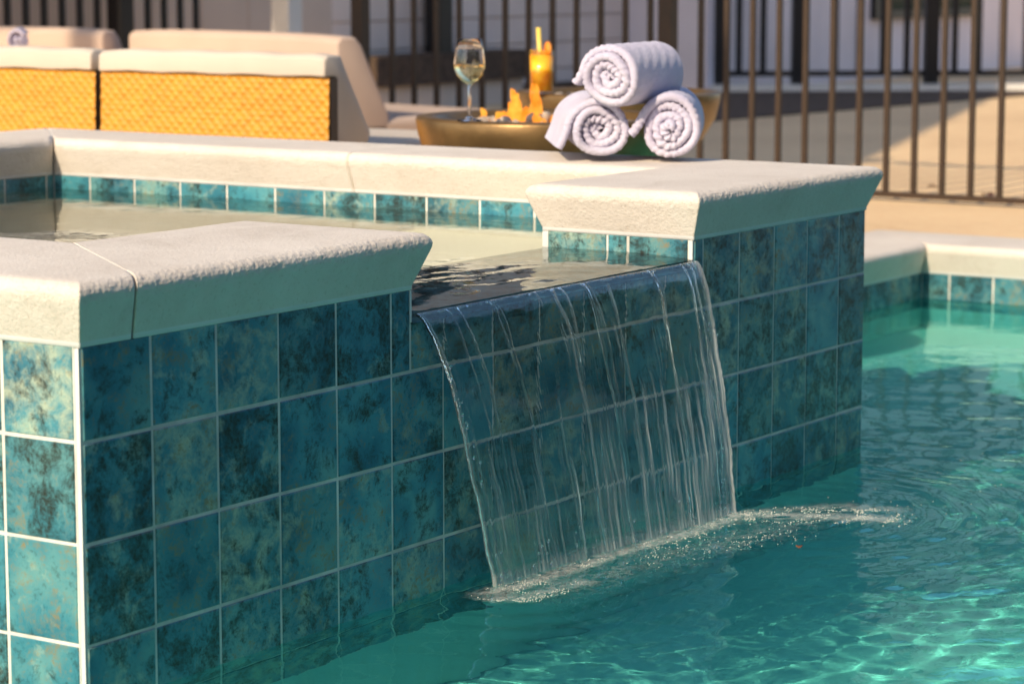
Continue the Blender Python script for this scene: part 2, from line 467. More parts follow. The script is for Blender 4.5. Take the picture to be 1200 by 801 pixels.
# ------------------------------------------------------------------ pool
pool = empty('swimming_pool', (PX, PY, -1.17), 'sunken swimming pool around the spa with teal waterline tiles and cream coping', 'pool')
def PL(o):
    o.parent = pool; o.matrix_parent_inverse = Matrix.Translation((-PX, -PY, 1.17)); return o
WX0, WY0 = -3.6, -5.0
zt = -.463
prow = [zt, zt - .155, zt - .31]
PL(tiled('tiled_wall', (PX, WY0), (0, 1), (-1, 0), lines(0, PY - WY0, (PY - WY0) - .1), prow, None))
PL(tiled('tiled_wall', (WX0, PY), (1, 0), (0, -1), lines(0, PX - WX0, .03), prow, None))
c = MB(); e = .0015
sheet(c, [(PX - e, WY0, -1.17), (PX - e, PY, -1.17), (PX - e, PY, prow[-1]), (PX - e, WY0, prow[-1])])
sheet(c, [(WX0, PY - e, -1.17), (PX, PY - e, -1.17), (PX, PY - e, prow[-1]), (WX0, PY - e, prow[-1])])
sheet(c, [(WX0, WY0, -1.17), (WX0, PY, -1.17), (WX0, PY, zt), (WX0, WY0, zt)])
sheet(c, [(WX0, WY0, -1.17), (PX, WY0, -1.17), (PX, WY0, zt), (WX0, WY0, zt)])
pside = PL(c.build('pool_side', M_pool))
CW = .31
ys = [PY, .42, -.2, -.82, -1.44, -2.06, -2.68, -3.3, -3.92, WY0]
for i in range(len(ys) - 1):
    if i == 0:
        PL(coping('coping_stone', [(PX, ys[1]), (PX + CW, ys[1]), (PX + CW, PY + CW), (PX, PY)], [0, 0, 0, 1], zt, .012))
    else:
        PL(coping('coping_stone', [(PX, ys[i + 1]), (PX + CW, ys[i + 1]), (PX + CW, ys[i]), (PX, ys[i])], [0, 0, 0, 1], zt, .012))
xs = [PX, 4.45, 3.75, 3.05, LX + .001]
for i in range(len(xs) - 1):
    if i == 0:
        PL(coping('coping_stone', [(xs[1], PY), (PX, PY), (PX + CW, PY + CW), (xs[1], PY + CW)], [1, 0, 0, 0], zt, .012))
    else:
        PL(coping('coping_stone', [(xs[i + 1], PY), (xs[i], PY), (xs[i], PY + CW), (xs[i + 1], PY + CW)], [1, 0, 0, 0], zt, .012))
PL(coping('coping_stone', [(WX0, PY), (-.001, PY), (-.001, PY + CW), (WX0, PY + CW)], [1, 0, 0, 0], zt, .03))

c = MB(); sheet(c, [(WX0, WY0, -1.17), (PX, WY0, -1.17), (PX, PY, -1.17), (WX0, PY, -1.17)])
pfloor = tag(c.build('pool_floor', M_pool), kind='structure')
# deck with the pool cut out
c = MB()
gx = [-160, WX0, PX + .02, 200]; gy = [-160, WY0, PY + .02, 220]
for i in range(3):
    for j in range(3):
        if i == 1 and j == 1: continue
        sheet(c, [(gx[i], gy[j], ZD), (gx[i + 1], gy[j], ZD), (gx[i + 1], gy[j + 1], ZD), (gx[i], gy[j + 1], ZD)])
tag(c.build('pool_deck', M_deck), kind='structure')

# ------------------------------------------------------------------ water
FX, FY = 1.38, -.12     # foot of the fall
def grid_mesh(x, y, Z):
    nx, ny = len(x), len(y)
    X, Y = np.meshgrid(x, y, indexing='ij')
    v = np.stack([X, Y, Z], -1).reshape(-1, 3)
    i, j = np.meshgrid(np.arange(nx - 1), np.arange(ny - 1), indexing='ij')
    a = (i * ny + j).ravel()
    f = np.stack([a, a + ny, a + ny + 1, a + 1], -1)
    return v, f
def np_mesh(name, v, f):
    me = bpy.data.meshes.new(name)
    me.vertices.add(len(v)); me.vertices.foreach_set('co', v.astype(np.float32).ravel())
    me.loops.add(f.size); me.loops.foreach_set('vertex_index', f.astype(np.int32).ravel())
    me.polygons.add(len(f)); me.polygons.foreach_set('loop_start', np.arange(0, f.size, f.shape[1], dtype=np.int32))
    me.polygons.foreach_set('use_smooth', np.ones(len(f), bool))
    me.update(calc_edges=True); me.validate()
    return me
def waves(X, Y, n, lmin, lmax, amp, seed, ang0=0, spread=3.14):
    r = np.random.default_rng(seed); Z = np.zeros_like(X)
    for _ in range(n):
        lam = math.exp(r.uniform(math.log(lmin), math.log(lmax))); a = ang0 + r.uniform(-spread, spread); ph = r.uniform(0, 6.28)
        k = 2 * math.pi / lam
        Z += amp * lam * np.sin(k * (X * math.cos(a) + Y * math.sin(a)) + ph + .8 * np.sin(.6 * k * (X * math.sin(a) - Y * math.cos(a)) + ph * 2))
    return Z
x = np.concatenate([np.arange(WX0, -.4, .05), np.arange(-.4, 4.6, .0125), np.arange(4.6, PX + .03, .025)])
y = np.concatenate([np.arange(WY0, -1.6, .05), np.arange(-1.6, PY + .02, .0125)])
x[-1] = PX - .0005; y[-1] = PY - .0005
X, Y = np.meshgrid(x, y, indexing='ij')
Z = waves(X, Y, 26, .10, .55, .00085, 3)
d1 = np.sqrt((np.maximum(0, np.abs(X - FX) - .42)) ** 2 + (Y - FY) ** 2)
Z += .0022 * np.sin(d1 * 2 * math.pi / .085 + .5 * np.sin(X * 9)) * np.exp(-d1 / .30) * np.clip(d1 / .06, 0, 1)
Z += waves(X, Y, 22, .035, .10, .0035, 5) * np.exp(-d1 / .22)
d2 = np.hypot(X - 1.86, Y + .16)
Z += .0017 * np.sin(d2 * 2 * math.pi / .075) * np.exp(-d2 / .42)
rgt = 1 / (1 + np.exp(-(X - 2.1) / .25))
Z += rgt * waves(X, Y, 24, .07, .34, .0015, 9) * (.22 + .78 / (1 + np.exp((Y - .05) / .12)))
Z *= 1 - .78 / (1 + np.exp(-(Y - .22) / .09))
v, f = grid_mesh(x, y, Z + ZW)
water = tag(link('pool_water', np_mesh('pool_water', v, f), None, M_water), kind='structure')

x = np.arange(IX0, IX1 + .012, .0125); y = np.arange(.0, IY1 + .012, .0125); x[-1] = IX1 + .0005; y[-1] = IY1 + .0005
X, Y = np.meshgrid(x, y, indexing='ij')
near = np.clip(1 - (Y - .0) / .55, 0, 1)
Z = waves(X, Y, 14, .2, .8, .00022, 21) + near ** 1.2 * waves(X, Y, 22, .035, .14, .0020, 22, math.pi / 2, .30) * .8 + ZS
Z -= .006 * np.clip(1 - Y / .18, 0, 1) ** 2
keep_c = (X >= SX0 - .001) & (X <= SX1 + .001)
v, f = grid_mesh(x, y, Z)
cen = v[f].mean(1)
ok = (cen[:, 1] > IY0) | ((cen[:, 0] > SX0 - .006) & (cen[:, 0] < SX1 + .003))
spaw = tag(link('spa_water', np_mesh('spa_water', v, f[ok]), None, M_spawater), kind='structure')

# falling sheet of water
NU, NV = 640, 260
u = np.linspace(0, 1, NU); t = np.linspace(0, 1, NV)
U, T = np.meshgrid(u, t, indexing='ij')
v0 = .27; drop = .545 - .052
tt = T * math.sqrt(2 * (drop + .03) / 9.81)
fall = .5 * 9.81 * tt ** 2
fr = fall / drop
jg = lambda a, sd: (a * (np.sin(T * 13 + sd) * .5 + np.sin(T * 37 + 2 * sd) * .35 + np.sin(T * 83 + sd * 3) * .22) * T)
left = SX0 + .004 + .150 * fr ** .75 + jg(.006, 1.3); right = SX1 - .004 - .026 * fr ** .8 + jg(.006, 4.1)
XX = left + (right - left) * U
YY = -.006 - v0 * tt - .055 * (U - .45) * fr
ZZ = ZS - .0085 - fall
def n1d(q, seed, octs=((5, 1.6), (13, .9), (29, .5), (60, .3))):
    r = np.random.default_rng(seed); o = np.zeros_like(q)
    for fq, a in octs:
        for _ in range(5): o += a * np.sin(q * fq * r.uniform(.7, 1.4) * 2 * np.pi + r.uniform(0, 6.28)) / 2.2
    return o
wob = .006 * np.sin(T * 11 + U * 23) * T + .004 * np.sin(T * 31 + U * 57) * T
ridge = n1d(U + wob, 31); ridge2 = n1d(U * 1.0 + wob * 1.6, 32, ((60, 1), (120, .8)))
brk = .5 + .5 * np.sin(T * 19 + 9 * np.sin(U * 40) + U * 130)
def patch(sd, fu, ft):
    r = np.random.default_rng(sd); o = np.zeros_like(U)
    for _ in range(9): o += np.sin(U * fu * r.uniform(.5, 1.6) + T * ft * r.uniform(.4, 1.5) + r.uniform(0, 6.28))
    return np.clip(.5 + o / 5, 0, 1)
pm = patch(61, 26, 7) ** 2.2; pm2 = patch(62, 34, 9) ** 2.2
und = .0007 * (patch(63, 17, 16) - .5) + .0004 * (patch(64, 44, 34) - .5)
bumpf = .00020 * ridge * (.15 + .9 * T) * pm + .00012 * ridge2 * (.1 + 1.3 * T ** 1.5) * pm2 * (.5 + brk) + und * (.3 + T) + .0011 * np.exp(-(T / .09) ** 2) * (patch(81, 190, 30) - .5) + .0008 * np.exp(-(T / .10) ** 2) * (patch(82, 420, 60) - .5)
bumpb = .00017 * n1d(U + wob, 41) * (.15 + .9 * T) * pm2 + .00010 * n1d(U + wob, 42, ((60, 1), (120, .8))) * (.1 + 1.3 * T) * pm + .0007 * (patch(65, 19, 18) - .5) * (.3 + T)
# a few strong rivulets
rr = np.random.default_rng(51)
riv = np.zeros_like(U); air_glint = np.zeros_like(U)
for k in range(24):
    uc = rr.uniform(.03, .99); t0 = rr.uniform(-.1, .75) if k > 9 else rr.uniform(-.2, .1); ln = rr.uniform(.15, .6) if k > 9 else 1.2
    w = rr.uniform(.0012, .0030)
    path = uc + .004 * np.sin(T * rr.uniform(6, 22) + rr.uniform(0, 6)) + rr.uniform(-.01, .01) * T
    m = np.exp(-((U - path) / w) ** 2) * np.clip((T - t0) / .06, 0, 1) * np.clip((t0 + ln - T) / .1, 0, 1)
    riv += m * rr.uniform(.0008, .0022); air_glint += m * rr.uniform(.0, .22)
nrv = np.random.default_rng(77)
for k in range(230):
    uc = nrv.uniform(.0, 1.0) ** .6 if k % 5 else nrv.uniform(.02, .25); t0 = nrv.uniform(.62, .98) - .30 * max(0, uc - .45); ln = nrv.uniform(.06, .35); w = nrv.uniform(.0010, .0034)
    m = np.exp(-((U - uc - .003 * np.sin(T * 15 + k)) / w) ** 2) * np.clip((T - t0) / .10, 0, 1) * np.clip((t0 + ln - T) / .08, 0, 1)
    riv += m * .0006; air_glint += m * nrv.uniform(.03, .45) * (.3 + 1.5 * uc)  # aerated streaks, whitened more to the right in place of golden highlights
edge = np.exp(-((U - .004) / .005) ** 2) + np.exp(-((U - .996) / .004) ** 2) + .7 * np.exp(-((U - .030) / .006) ** 2) * T + .6 * np.exp(-((U - .965) / .005) ** 2) * T
eb = .5 + .5 * np.sin(T * 240 + U * 300)
riv += edge * (.0022 + .0012 * eb) * (.4 + .6 * T); air_glint += edge * .14 * (.2 + T) + np.exp(-((U - .993) / .012) ** 2) * .25
air_glint += .05 * np.clip((T - .80) / .2, 0, 1) + .55 * np.clip((T - .955) / .03, 0, 1) * (.4 + .6 * brk)
lipc = np.exp(-(T / .035) ** 2)
air_glint += np.exp(-((T - .03 - .012 * np.sin(U * 60 + 2 * np.sin(U * 23))) / .012) ** 2) * (.10 + .16 * patch(71, 160, 3)); riv += .0009 * np.exp(-((T - .05) / .03) ** 2) * patch(72, 120, 10)  # pale crest along the lip: its bright highlight put into the colour
th = .0016 + .0010 * (1 - T)
front = np.stack([XX, YY - (th + bumpf + riv), ZZ], -1); back = np.stack([XX, YY + th + bumpb + .3 * riv, ZZ], -1)
# normals of the curve tilt with the fall: push front outwards in z near the lip
sl = np.clip(1 - T / .35, 0, 1)
front[..., 2] += sl * (th + bumpf + riv) * .35; back[..., 2] -= sl * th * .6
V = np.concatenate([front.reshape(-1, 3), back.reshape(-1, 3)])
i, j = np.meshgrid(np.arange(NU - 1), np.arange(NV - 1), indexing='ij'); a = (i * NV + j).ravel(); N = NU * NV
F = [np.stack([a, a + 1, a + NV + 1, a + NV], -1), np.stack([N + a, N + a + NV, N + a + NV + 1, N + a + 1], -1)]
jj = np.arange(NV - 1); ii = np.arange(NU - 1)
F.append(np.stack([jj, N + jj, N + jj + 1, jj + 1], -1))
e0 = (NU - 1) * NV; F.append(np.stack([e0 + jj, e0 + jj + 1, N + e0 + jj + 1, N + e0 + jj], -1))
b0 = ii * NV; F.append(np.stack([b0, b0 + NV, N + b0 + NV, N + b0], -1))
b1 = ii * NV + NV - 1; F.append(np.stack([b1, N + b1, N + b1 + NV, b1 + NV], -1))
me = np_mesh('waterfall', V, np.concatenate(F))
bm = bmesh.new(); bm.from_mesh(me); bmesh.ops.recalc_face_normals(bm, faces=bm.faces); bm.to_mesh(me); bm.free()
at = me.attributes.new('air_glint', 'FLOAT', 'POINT')
aa = np.clip(air_glint, 0, .8).ravel(); at.data.foreach_set('value', np.concatenate([aa, aa]).astype(np.float32))
fallo = tag(link('waterfall', me, None, M_fall), 'clear sheet of water falling from the spa spillway into the pool', 'waterfall')

# drops thrown off the sheet
ico0 = bmesh.new(); bmesh.ops.create_icosphere(ico0, subdivisions=2, radius=1)
dv = np.array([q.co[:] for q in ico0.verts]); df = np.array([[q.index for q in fc.verts] for fc in ico0.faces]); ico0.free()
V = []; F = []; dr = random.Random(8)
for k in range(190):
    tq = dr.uniform(.45, 1.0); q = dr.random(); ff = tq ** 2
    if k < 26: xx = SX0 + .004 + .150 * ff ** .75 + abs(dr.gauss(0, .008)) - .010
    elif k < 125: xx = SX1 - .03 - .0 + dr.gauss(0, .010)
    else: xx = dr.uniform(.98, 1.78); tq = dr.uniform(.93, 1.02); ff = tq ** 2
    yy = -.006 - v0 * .325 * tq - abs(dr.gauss(0, .006)) - (.02 if k >= 125 else 0) * dr.random()
    F.append(df + len(V) * len(dv)); V.append(dv * dr.uniform(.0009, .0026) * np.array([1, 1, dr.uniform(1, 1.8)]) + np.array([xx, yy, ZS - .0085 - ff * .51 + .01]))
spray = link('spray', np_mesh('spray', np.concatenate(V), np.concatenate(F)), fallo, M_glass); spray['kind'] = 'stuff'

# foam: clusters of tiny bubbles on the pool water round the foot of the fall
ico_v, ico_f = [], []
bm = bmesh.new(); bmesh.ops.create_icosphere(bm, subdivisions=1, radius=1)
ico_v = np.array([q.co[:] for q in bm.verts]); ico_f = np.array([[q.index for q in fc.verts] for fc in bm.faces]); bm.free()
pts = []
fr_ = random.Random(5)
def strand(path, wid, n, r0, r1):
    path = [Vector(p) for p in path]
    for _ in range(n):
        q = fr_.random() * (len(path) - 1); k = int(q); p = path[k].lerp(path[k + 1], q - k)
        s = fr_.gauss(0, wid)
        p2 = (p.x + fr_.gauss(0, wid), p.y + s)
        if mn.noise(Vector((p2[0] * 26, p2[1] * 40, 3))) < -.08: continue
        pts.append((*p2, fr_.uniform(r0, r1)))
strand([(.93, -.10), (1.05, -.115), (1.3, -.125), (1.55, -.14), (1.80, -.155)], .016, 1500, .0006, .0019)
strand([(1.76, -.14), (1.80, -.21), (1.84, -.29), (1.88, -.38), (1.90, -.425)], .028, 1000, .0006, .0021)
strand([(1.84, -.18), (1.93, -.27), (1.97, -.36)], .016, 420, .0006, .0020)
strand([(1.30, -.17), (1.55, -.26), (1.70, -.30)], .035, 320, .0006, .0016)
strand([(.90, -.12), (.93, -.17), (1.08, -.18)], .02, 420, .0006, .0018)
strand([(2.0, -.35), (2.35, -.40), (2.7, -.3)], .10, 160, .0006, .0014)
V = []; F = []
for k, (px, py, r) in enumerate(pts):
    if py > -.03: continue
    F.append(ico_f + len(V) * len(ico_v)); V.append(ico_v * r * np.array([1, 1, .6]) + np.array([px, py, ZW + .0006]))
for k in range(5200):      # bubbles carried under the surface
    d = abs(fr_.gauss(0, .075)); px = fr_.uniform(.94, 1.81) + fr_.gauss(0, .02); py = -.10 - abs(fr_.gauss(0, .05)) - .3 * d
    if mn.noise(Vector((px * 14, py * 8, d * 3))) < -.12: continue
    F.append(ico_f + len(V) * len(ico_v)); V.append(ico_v * fr_.uniform(.0006, .0019) + np.array([px, py, ZW - .012 - d]))
foam = tag(link('foam', np_mesh('foam', np.concatenate(V), np.concatenate(F)), None, M_foam), 'white foam bubbles floating round the foot of the waterfall', 'foam', kind='stuff')
# thin lacy film of foam between the bubbles
x = np.arange(.80, 2.35, .006); y = np.arange(-.62, -.012, .006); X, Y = np.meshgrid(x, y, indexing='ij'); D = np.zeros_like(X)
def near_path(path, w, a):
    global D
    best = np.full_like(X, 9.)
    for (ax, ay), (bx, by) in zip(path[:-1], path[1:]):
        L2 = (bx - ax) ** 2 + (by - ay) ** 2; tq = np.clip(((X - ax) * (bx - ax) + (Y - ay) * (by - ay)) / L2, 0, 1)
        best = np.minimum(best, np.hypot(X - ax - tq * (bx - ax), Y - ay - tq * (by - ay)))
    D = np.maximum(D, a * np.exp(-(best / w) ** 2))
near_path([(.93, -.10), (1.05, -.115), (1.3, -.125), (1.55, -.14), (1.80, -.155)], .040, .62)
near_path([(1.76, -.14), (1.80, -.21), (1.85, -.30), (1.89, -.40)], .050, .66)
near_path([(.90, -.12), (.94, -.17), (1.10, -.19)], .04, .55)
near_path([(1.0, -.17), (1.4, -.22), (1.75, -.28)], .09, .34)
near_path([(1.84, -.18), (1.95, -.27), (1.99, -.38)], .045, .45)
Zw = np.zeros_like(X)
v, f = grid_mesh(x, y, Zw + ZW + .0035); dd = D.ravel(); ok = dd[f].max(1) > .05
me = np_mesh('foam_film', v, f[ok]); at = me.attributes.new('foam', 'FLOAT', 'POINT'); at.data.foreach_set('value', dd.astype(np.float32)[:len(me.vertices)])
t = NT('foam_film'); a_ = t.n('Attribute', attribute_name='foam'); mp = t.coords((1, 1.6, 1))
n1 = t.noise(mp, 30, 9, .72, 1.4)
sb = t.n('Math', operation='SUBTRACT'); t.l(n1, 'Fac', sb, 0); sb.inputs[1].default_value = .56
sm = t.n('Math', operation='MULTIPLY'); t.l(sb, 0, sm, 0); sm.inputs[1].default_value = 2.6
sa = t.n('Math', operation='ADD'); t.l(sm, 0, sa, 0); t.l(a_, 'Fac', sa, 1)
sd_ = t.n('Math', operation='MULTIPLY', use_clamp=True); t.l(sa, 0, sd_, 0); t.l(a_, 'Fac', sd_, 1)
df_ = t.n('BsdfDiffuse'); df_.inputs['Color'].default_value = (.72, .74, .68, 1); tr_ = t.n('BsdfTransparent'); mx = t.n('MixShader')
t.l(sd_, 0, mx, 0); t.l(tr_, 0, mx, 1); t.l(df_, 0, mx, 2); t.l(mx, 0, t.out, 'Surface')
ff = link('foam_film', me, foam, t.m); ff['kind'] = 'stuff'

# leaves
def leaf(loc, rz, ln, label):
    n = 9; v = []; f = []
    for i in range(n):
        s = i / (n - 1); w = .32 * ln * math.sin(math.pi * s ** .8) ** .9 + .0006
        for k in (-1, 0, 1): v.append(((s - .5) * ln, k * w, .12 * ln * abs(k) * math.sin(math.pi * s) + .06 * ln * math.sin(3 * s) + .002))
    for i in range(n - 1):
        for k in range(2): a = i * 3 + k; f.append((a, a + 3, a + 4, a + 1))
    o = link('fallen_leaf', mesh('leaf', v, f), None, M_leaf, True); o.location = loc; o.rotation_euler = (0, 0, rz)
    m = o.modifiers.new('thick', 'SOLIDIFY'); m.thickness = .0008
    return tag(o, label, 'leaf')
leaf((1.572, -.38, ZW + .001), .5, .018, 'tiny brown leaf floating on the pool water near the waterfall')
leaf((7.003, 1.602, ZD + .001), 1.0, .07, 'curled brown leaf on the sunlit deck just behind the fence, nearer the right edge')
leaf((7.252, 1.953, ZD + .001), 2.2, .05, 'small dry leaf on the sunlit deck behind the fence, nearer the stone coping corner')

# ------------------------------------------------------------------ towels
def towel(name, loc, yaw, label, rad=.088, length=.34, seed=1, tail=.0, twist=0., group='rolled towels stacked on the spa coping', roll=0, turns=3.3, flip=False):
    r = np.random.default_rng(seed)
    core = .0035
    th = 1.04 * (rad - core) / (turns + .5)      # the coils touch
    n = int(turns * 64)
    s_ang = np.linspace(0, turns * 2 * math.pi, n)
    growth = (rad - th / 2 - core) / (turns * 2 * math.pi)
    cl = []
    for a in s_ang:
        rr = core + growth * a + .0022 * math.sin(2 * a + seed) + .0018 * math.sin(3.3 * a + seed * 2)
        cl.append((rr * math.cos(a), rr * math.sin(a)))
    if tail:
        a = s_ang[-1]; p = Vector(cl[-1]); d = Vector((-math.sin(a), math.cos(a))); m = 18
        for k in range(1, m):
            cl.append(tuple(p + d * (tail * k / m) + Vector((math.cos(a), math.sin(a))) * (.012 * (k / m) ** 1.6)))
    cl = np.array(cl); m = len(cl)
    tg = np.gradient(cl, axis=0); tg /= np.linalg.norm(tg, axis=1)[:, None]; nm = np.stack([tg[:, 1], -tg[:, 0]], 1)
    arc = np.concatenate([[0], np.cumsum(np.linalg.norm(np.diff(cl, axis=0), axis=1))])
    # section round the cloth: (across thickness h, along the roll w)
    sec = []
    ne = 10; h = th / 2 * .97
    for k in range(ne + 1):
        q = -math.pi / 2 + math.pi * k / ne; sec.append((h * math.sin(q), -h * math.cos(q) * 1.15, 'f'))
    nl = 34
    for k in range(1, nl): sec.append((h, (length - 0) * k / nl, 'o'))
    for k in range(ne + 1):
        q = math.pi / 2 - math.pi * k / ne; sec.append((h * math.sin(q), length + h * math.cos(q), 'b'))
    for k in range(nl - 1, 0, -1): sec.append((-h, length * k / nl, 'i'))
    ns = len(sec); V = np.zeros((m, ns, 3)); 
    for q, (hh, w, kd) in enumerate(sec):
        ropy = .0015 * np.sin(arc * 2 * math.pi / .0145 + (hh / h) * 1.7 + 1.6 * np.sin(arc * 23 + seed) + 1.1 * np.sin(arc * 57 + 2 * seed)) * (.7 + .5 * np.sin(arc * 41 + seed)) * (1 if kd == 'f' else max(0., 1 - w / .03) if kd in 'oi' else 0)
        wr = (.0005 * np.sin(arc * 240 + w * 190 + seed) + .0006 * np.sin(arc * 150 - w * 120 + 2 * seed)) if kd in 'oi' else 0
        e = (hh + np.sign(hh) * (ropy + wr)) if kd != 'i' else hh - ropy
        ww = w - (ropy * 1.6 if kd == 'f' else 0)
        telesc = .010 * np.sin(arc / arc[-1] * 5 + seed) + .004 * np.sin(arc * 21 + seed)
        V[:, q, 0] = ww + telesc * (1 - w / length if w < length else 0) 
        V[:, q, 1] = cl[:, 0] + nm[:, 0] * e; V[:, q, 2] = cl[:, 1] + nm[:, 1] * e
    if flip: V[:, :, 1] *= -1
    # settle: flatten the underside a little
    lo = -(rad - .004); zz = V[:m - (18 if tail else 0), :, 2]; zz[zz < lo] = lo + (zz[zz < lo] - lo) * .25
    F = []
    i, j = np.meshgrid(np.arange(m - 1), np.arange(ns), indexing='ij'); a = (i * ns + j).ravel(); b = (i * ns + (j + 1) % ns).ravel()
    F = np.stack([a, b, b + ns, a + ns], -1)
    v = V.reshape(-1, 3)
    me = np_mesh('towel', v, F)
    bm = bmesh.new(); bm.from_mesh(me); bm.verts.ensure_lookup_table()
    for base in (0, (m - 1) * ns):
        try: bm.faces.new([bm.verts[base + k] for k in range(ns)])
        except Exception: pass
    bmesh.ops.triangulate(bm, faces=[fc for fc in bm.faces if len(fc.verts) > 4])
    bmesh.ops.recalc_face_normals(bm, faces=bm.faces); bm.to_mesh(me); bm.free()
    me.polygons.foreach_set('use_smooth', [True] * len(me.polygons))
    o = link(name, me, None, M_towel); o.location = loc; o.rotation_euler = (roll, 0, yaw)
    return tag(o, label, 'towel', group)
CT = .101
def ang(deg): return R(deg)
YT = R(19)
tA = towel('rolled_towel', (2.38, .572, CT + .076), R(37), 'white rolled towel, lower left of the stack, its loose end on the coping', seed=2, tail=.065, turns=3.47, rad=.078, flip=True)
tB = towel('rolled_towel', (2.455, .425, CT + .080), R(28), 'white rolled towel at the lower right of the stack, nearest the pier corner', seed=5, turns=3.45, rad=.082, tail=.045, flip=True)
tC = towel('rolled_towel', (2.345, .52, CT + .198), R(8), 'white rolled towel lying on top of the other two', seed=9, tail=.04, turns=3.46, rad=.081, flip=True, length=.27)

# ------------------------------------------------------------------ wicker sofas
def weave(w, h, du=.0042, seed=0):
    nx, nz = int(w / du), int(h / du)
    x = np.linspace(0, w, nx); z = np.linspace(0, h, nz); X, Zz = np.meshgrid(x, z, indexing='ij')
    rh, rw = .0165, .036
    row = np.floor(Zz / rh); ph = (row % 2) * math.pi
    rowp = np.abs(np.sin(math.pi * Zz / rh)) ** .6
    over = np.sin(2 * math.pi * X / rw + ph + .25 * np.sin(row * 12.9 + seed))
    return X, Zz, .0055 * rowp * (.5 + .7 * over) + .0012 * np.sin(X * 31 + row * 2.1)
def wicker_sofa(x0, y0, w, ztop, label, rz=0.):
    t = empty('wicker_sofa', (x0, y0, ZD), label, 'sofa', 'wicker sofas behind the spa')
    t.rotation_euler = (0, 0, rz)
    H = ztop - .085 - ZD          # top of the wicker panel above deck
    X, Zz, D = weave(w, H - .06)
    lean = .03
    nx, nz = X.shape
    v = np.stack([-D + lean * (1 - Zz / H) * 0 + .02 * (Zz / H), X, Zz + .06], -1).reshape(-1, 3)
    i, j = np.meshgrid(np.arange(nx - 1), np.arange(nz - 1), indexing='ij'); a = (i * nz + j).ravel()
    f = np.stack([a, a + 1, a + nz + 1, a + nz], -1)
    link('wicker_back', np_mesh('wicker', v, f), t, M_wicker)
    c = MB(); c.box(.024, .06, .002, w - .002, .06, H); c.build('back_frame', M_alu, t)
    for yy in (.03, w - .07):
        for xx in (.03, .78):
            c = MB(); c.box(xx, xx + .04, yy, yy + .04, 0, .065); c.build('leg', M_alu, t)
    c = MB(); c.box(.06, .86, .0, w, .06, .20); bevel(c.build('seat_base', M_wicker, t), .01)
    prof = [(.002, H + .004), (.004, H + .062), (.022, H + .074), (.085, H + .072), (.112, H + .02), (.235, .405), (.22, .375), (.064, .375), (.064, H + .004)]
    n = len(prof); v = []; f = []; k = 14
    for q in range(k + 1):
        yy = .004 + (w - .008) * q / k; ends = math.sin(math.pi * q / k) ** .3
        for (px, pz) in prof:
            v.append((px - .004 + (.004 * ends), yy, pz - .006 * (1 - ends) * (pz > H + .02) + .002 * math.sin(q * 1.7)))
    for q in range(k):
        for p in range(n): f.append((q * n + p, q * n + (p + 1) % n, (q + 1) * n + (p + 1) % n, (q + 1) * n + p))
    f.append(tuple(reversed(range(n)))); f.append(tuple(range(k * n, k * n + n)))
    o = link('back_cushion', mesh('cushion', v, f), t, M_cushion, True); bevel(o, .006, 2)
    c = MB(); c.box(.07, .86, .004, w - .004, .205, .372); bevel(c.build('seat_cushion', M_cushion, t), .03, 4)
    return t
wicker_sofa(3.5, 2.225, .915, .297, 'golden wicker sofa with cream cushion, right of the gap, its back to the spa')
wicker_sofa(3.5, 3.165, .95, .297, 'golden wicker sofa with cream cushion, cut by the left edge of the view')

def lounge(x0, y0, w, label, rz=0):
    t = empty('lounge_chair', (x0, y0, ZD), label, 'lounge chair', 'cream lounges behind the wicker sofas'); t.rotation_euler = (0, 0, rz)
    H = .655
    prof = [(.0, .16), (-.01, H - .02), (.012, H), (.08, H), (.11, H - .03), (.245, .345), (.235, .16)]
    v = []; f = []; n = len(prof); k = 12
    for q in range(k + 1):
        for (px, pz) in prof: v.append((px, w * q / k, pz - (.010 * (abs(q / k - .5) * 2) ** 4 if pz > .5 else 0)))
    for q in range(k):
        for p in range(n): f.append((q * n + (p + 1) % n, q * n + p, (q + 1) * n + p, (q + 1) * n + (p + 1) % n))
    f.append(tuple(range(n))); f.append(tuple(reversed(range(k * n, k * n + n))))
    bevel(link('back_cushion', mesh('cushion', v, f), t, M_cushion_shade, True), .012, 3)
    c = MB(); c.box(.0, .95, .0, w, .20, .335); bevel(c.build('seat_cushion', M_cushion_shade, t), .03, 4)
    c = MB(); c.box(.02, .93, .02, w - .02, .06, .20); bevel(c.build('frame', M_alu, t), .01)
    for yy in (.05, w - .09):
        for xx in (.05, .86):
            c = MB(); c.box(xx, xx + .04, yy, yy + .04, 0, .062); c.build('leg', M_alu, t)
    return t
lounge(5.11, 3.395, 1.34, 'cream lounge with a tall wedge back behind the right wicker sofa', R(-13))
lounge(5.34, 4.78, 1.0, 'low cream lounge behind the left wicker sofa at the left edge', R(4))
towel('rolled_towel', (4.86, 4.80, .305 - .055), R(40), 'white rolled towel lying on the lounge cushion at the far left edge', rad=.045, length=.2, seed=12, group='rolled towels on the lounges', turns=2.4)

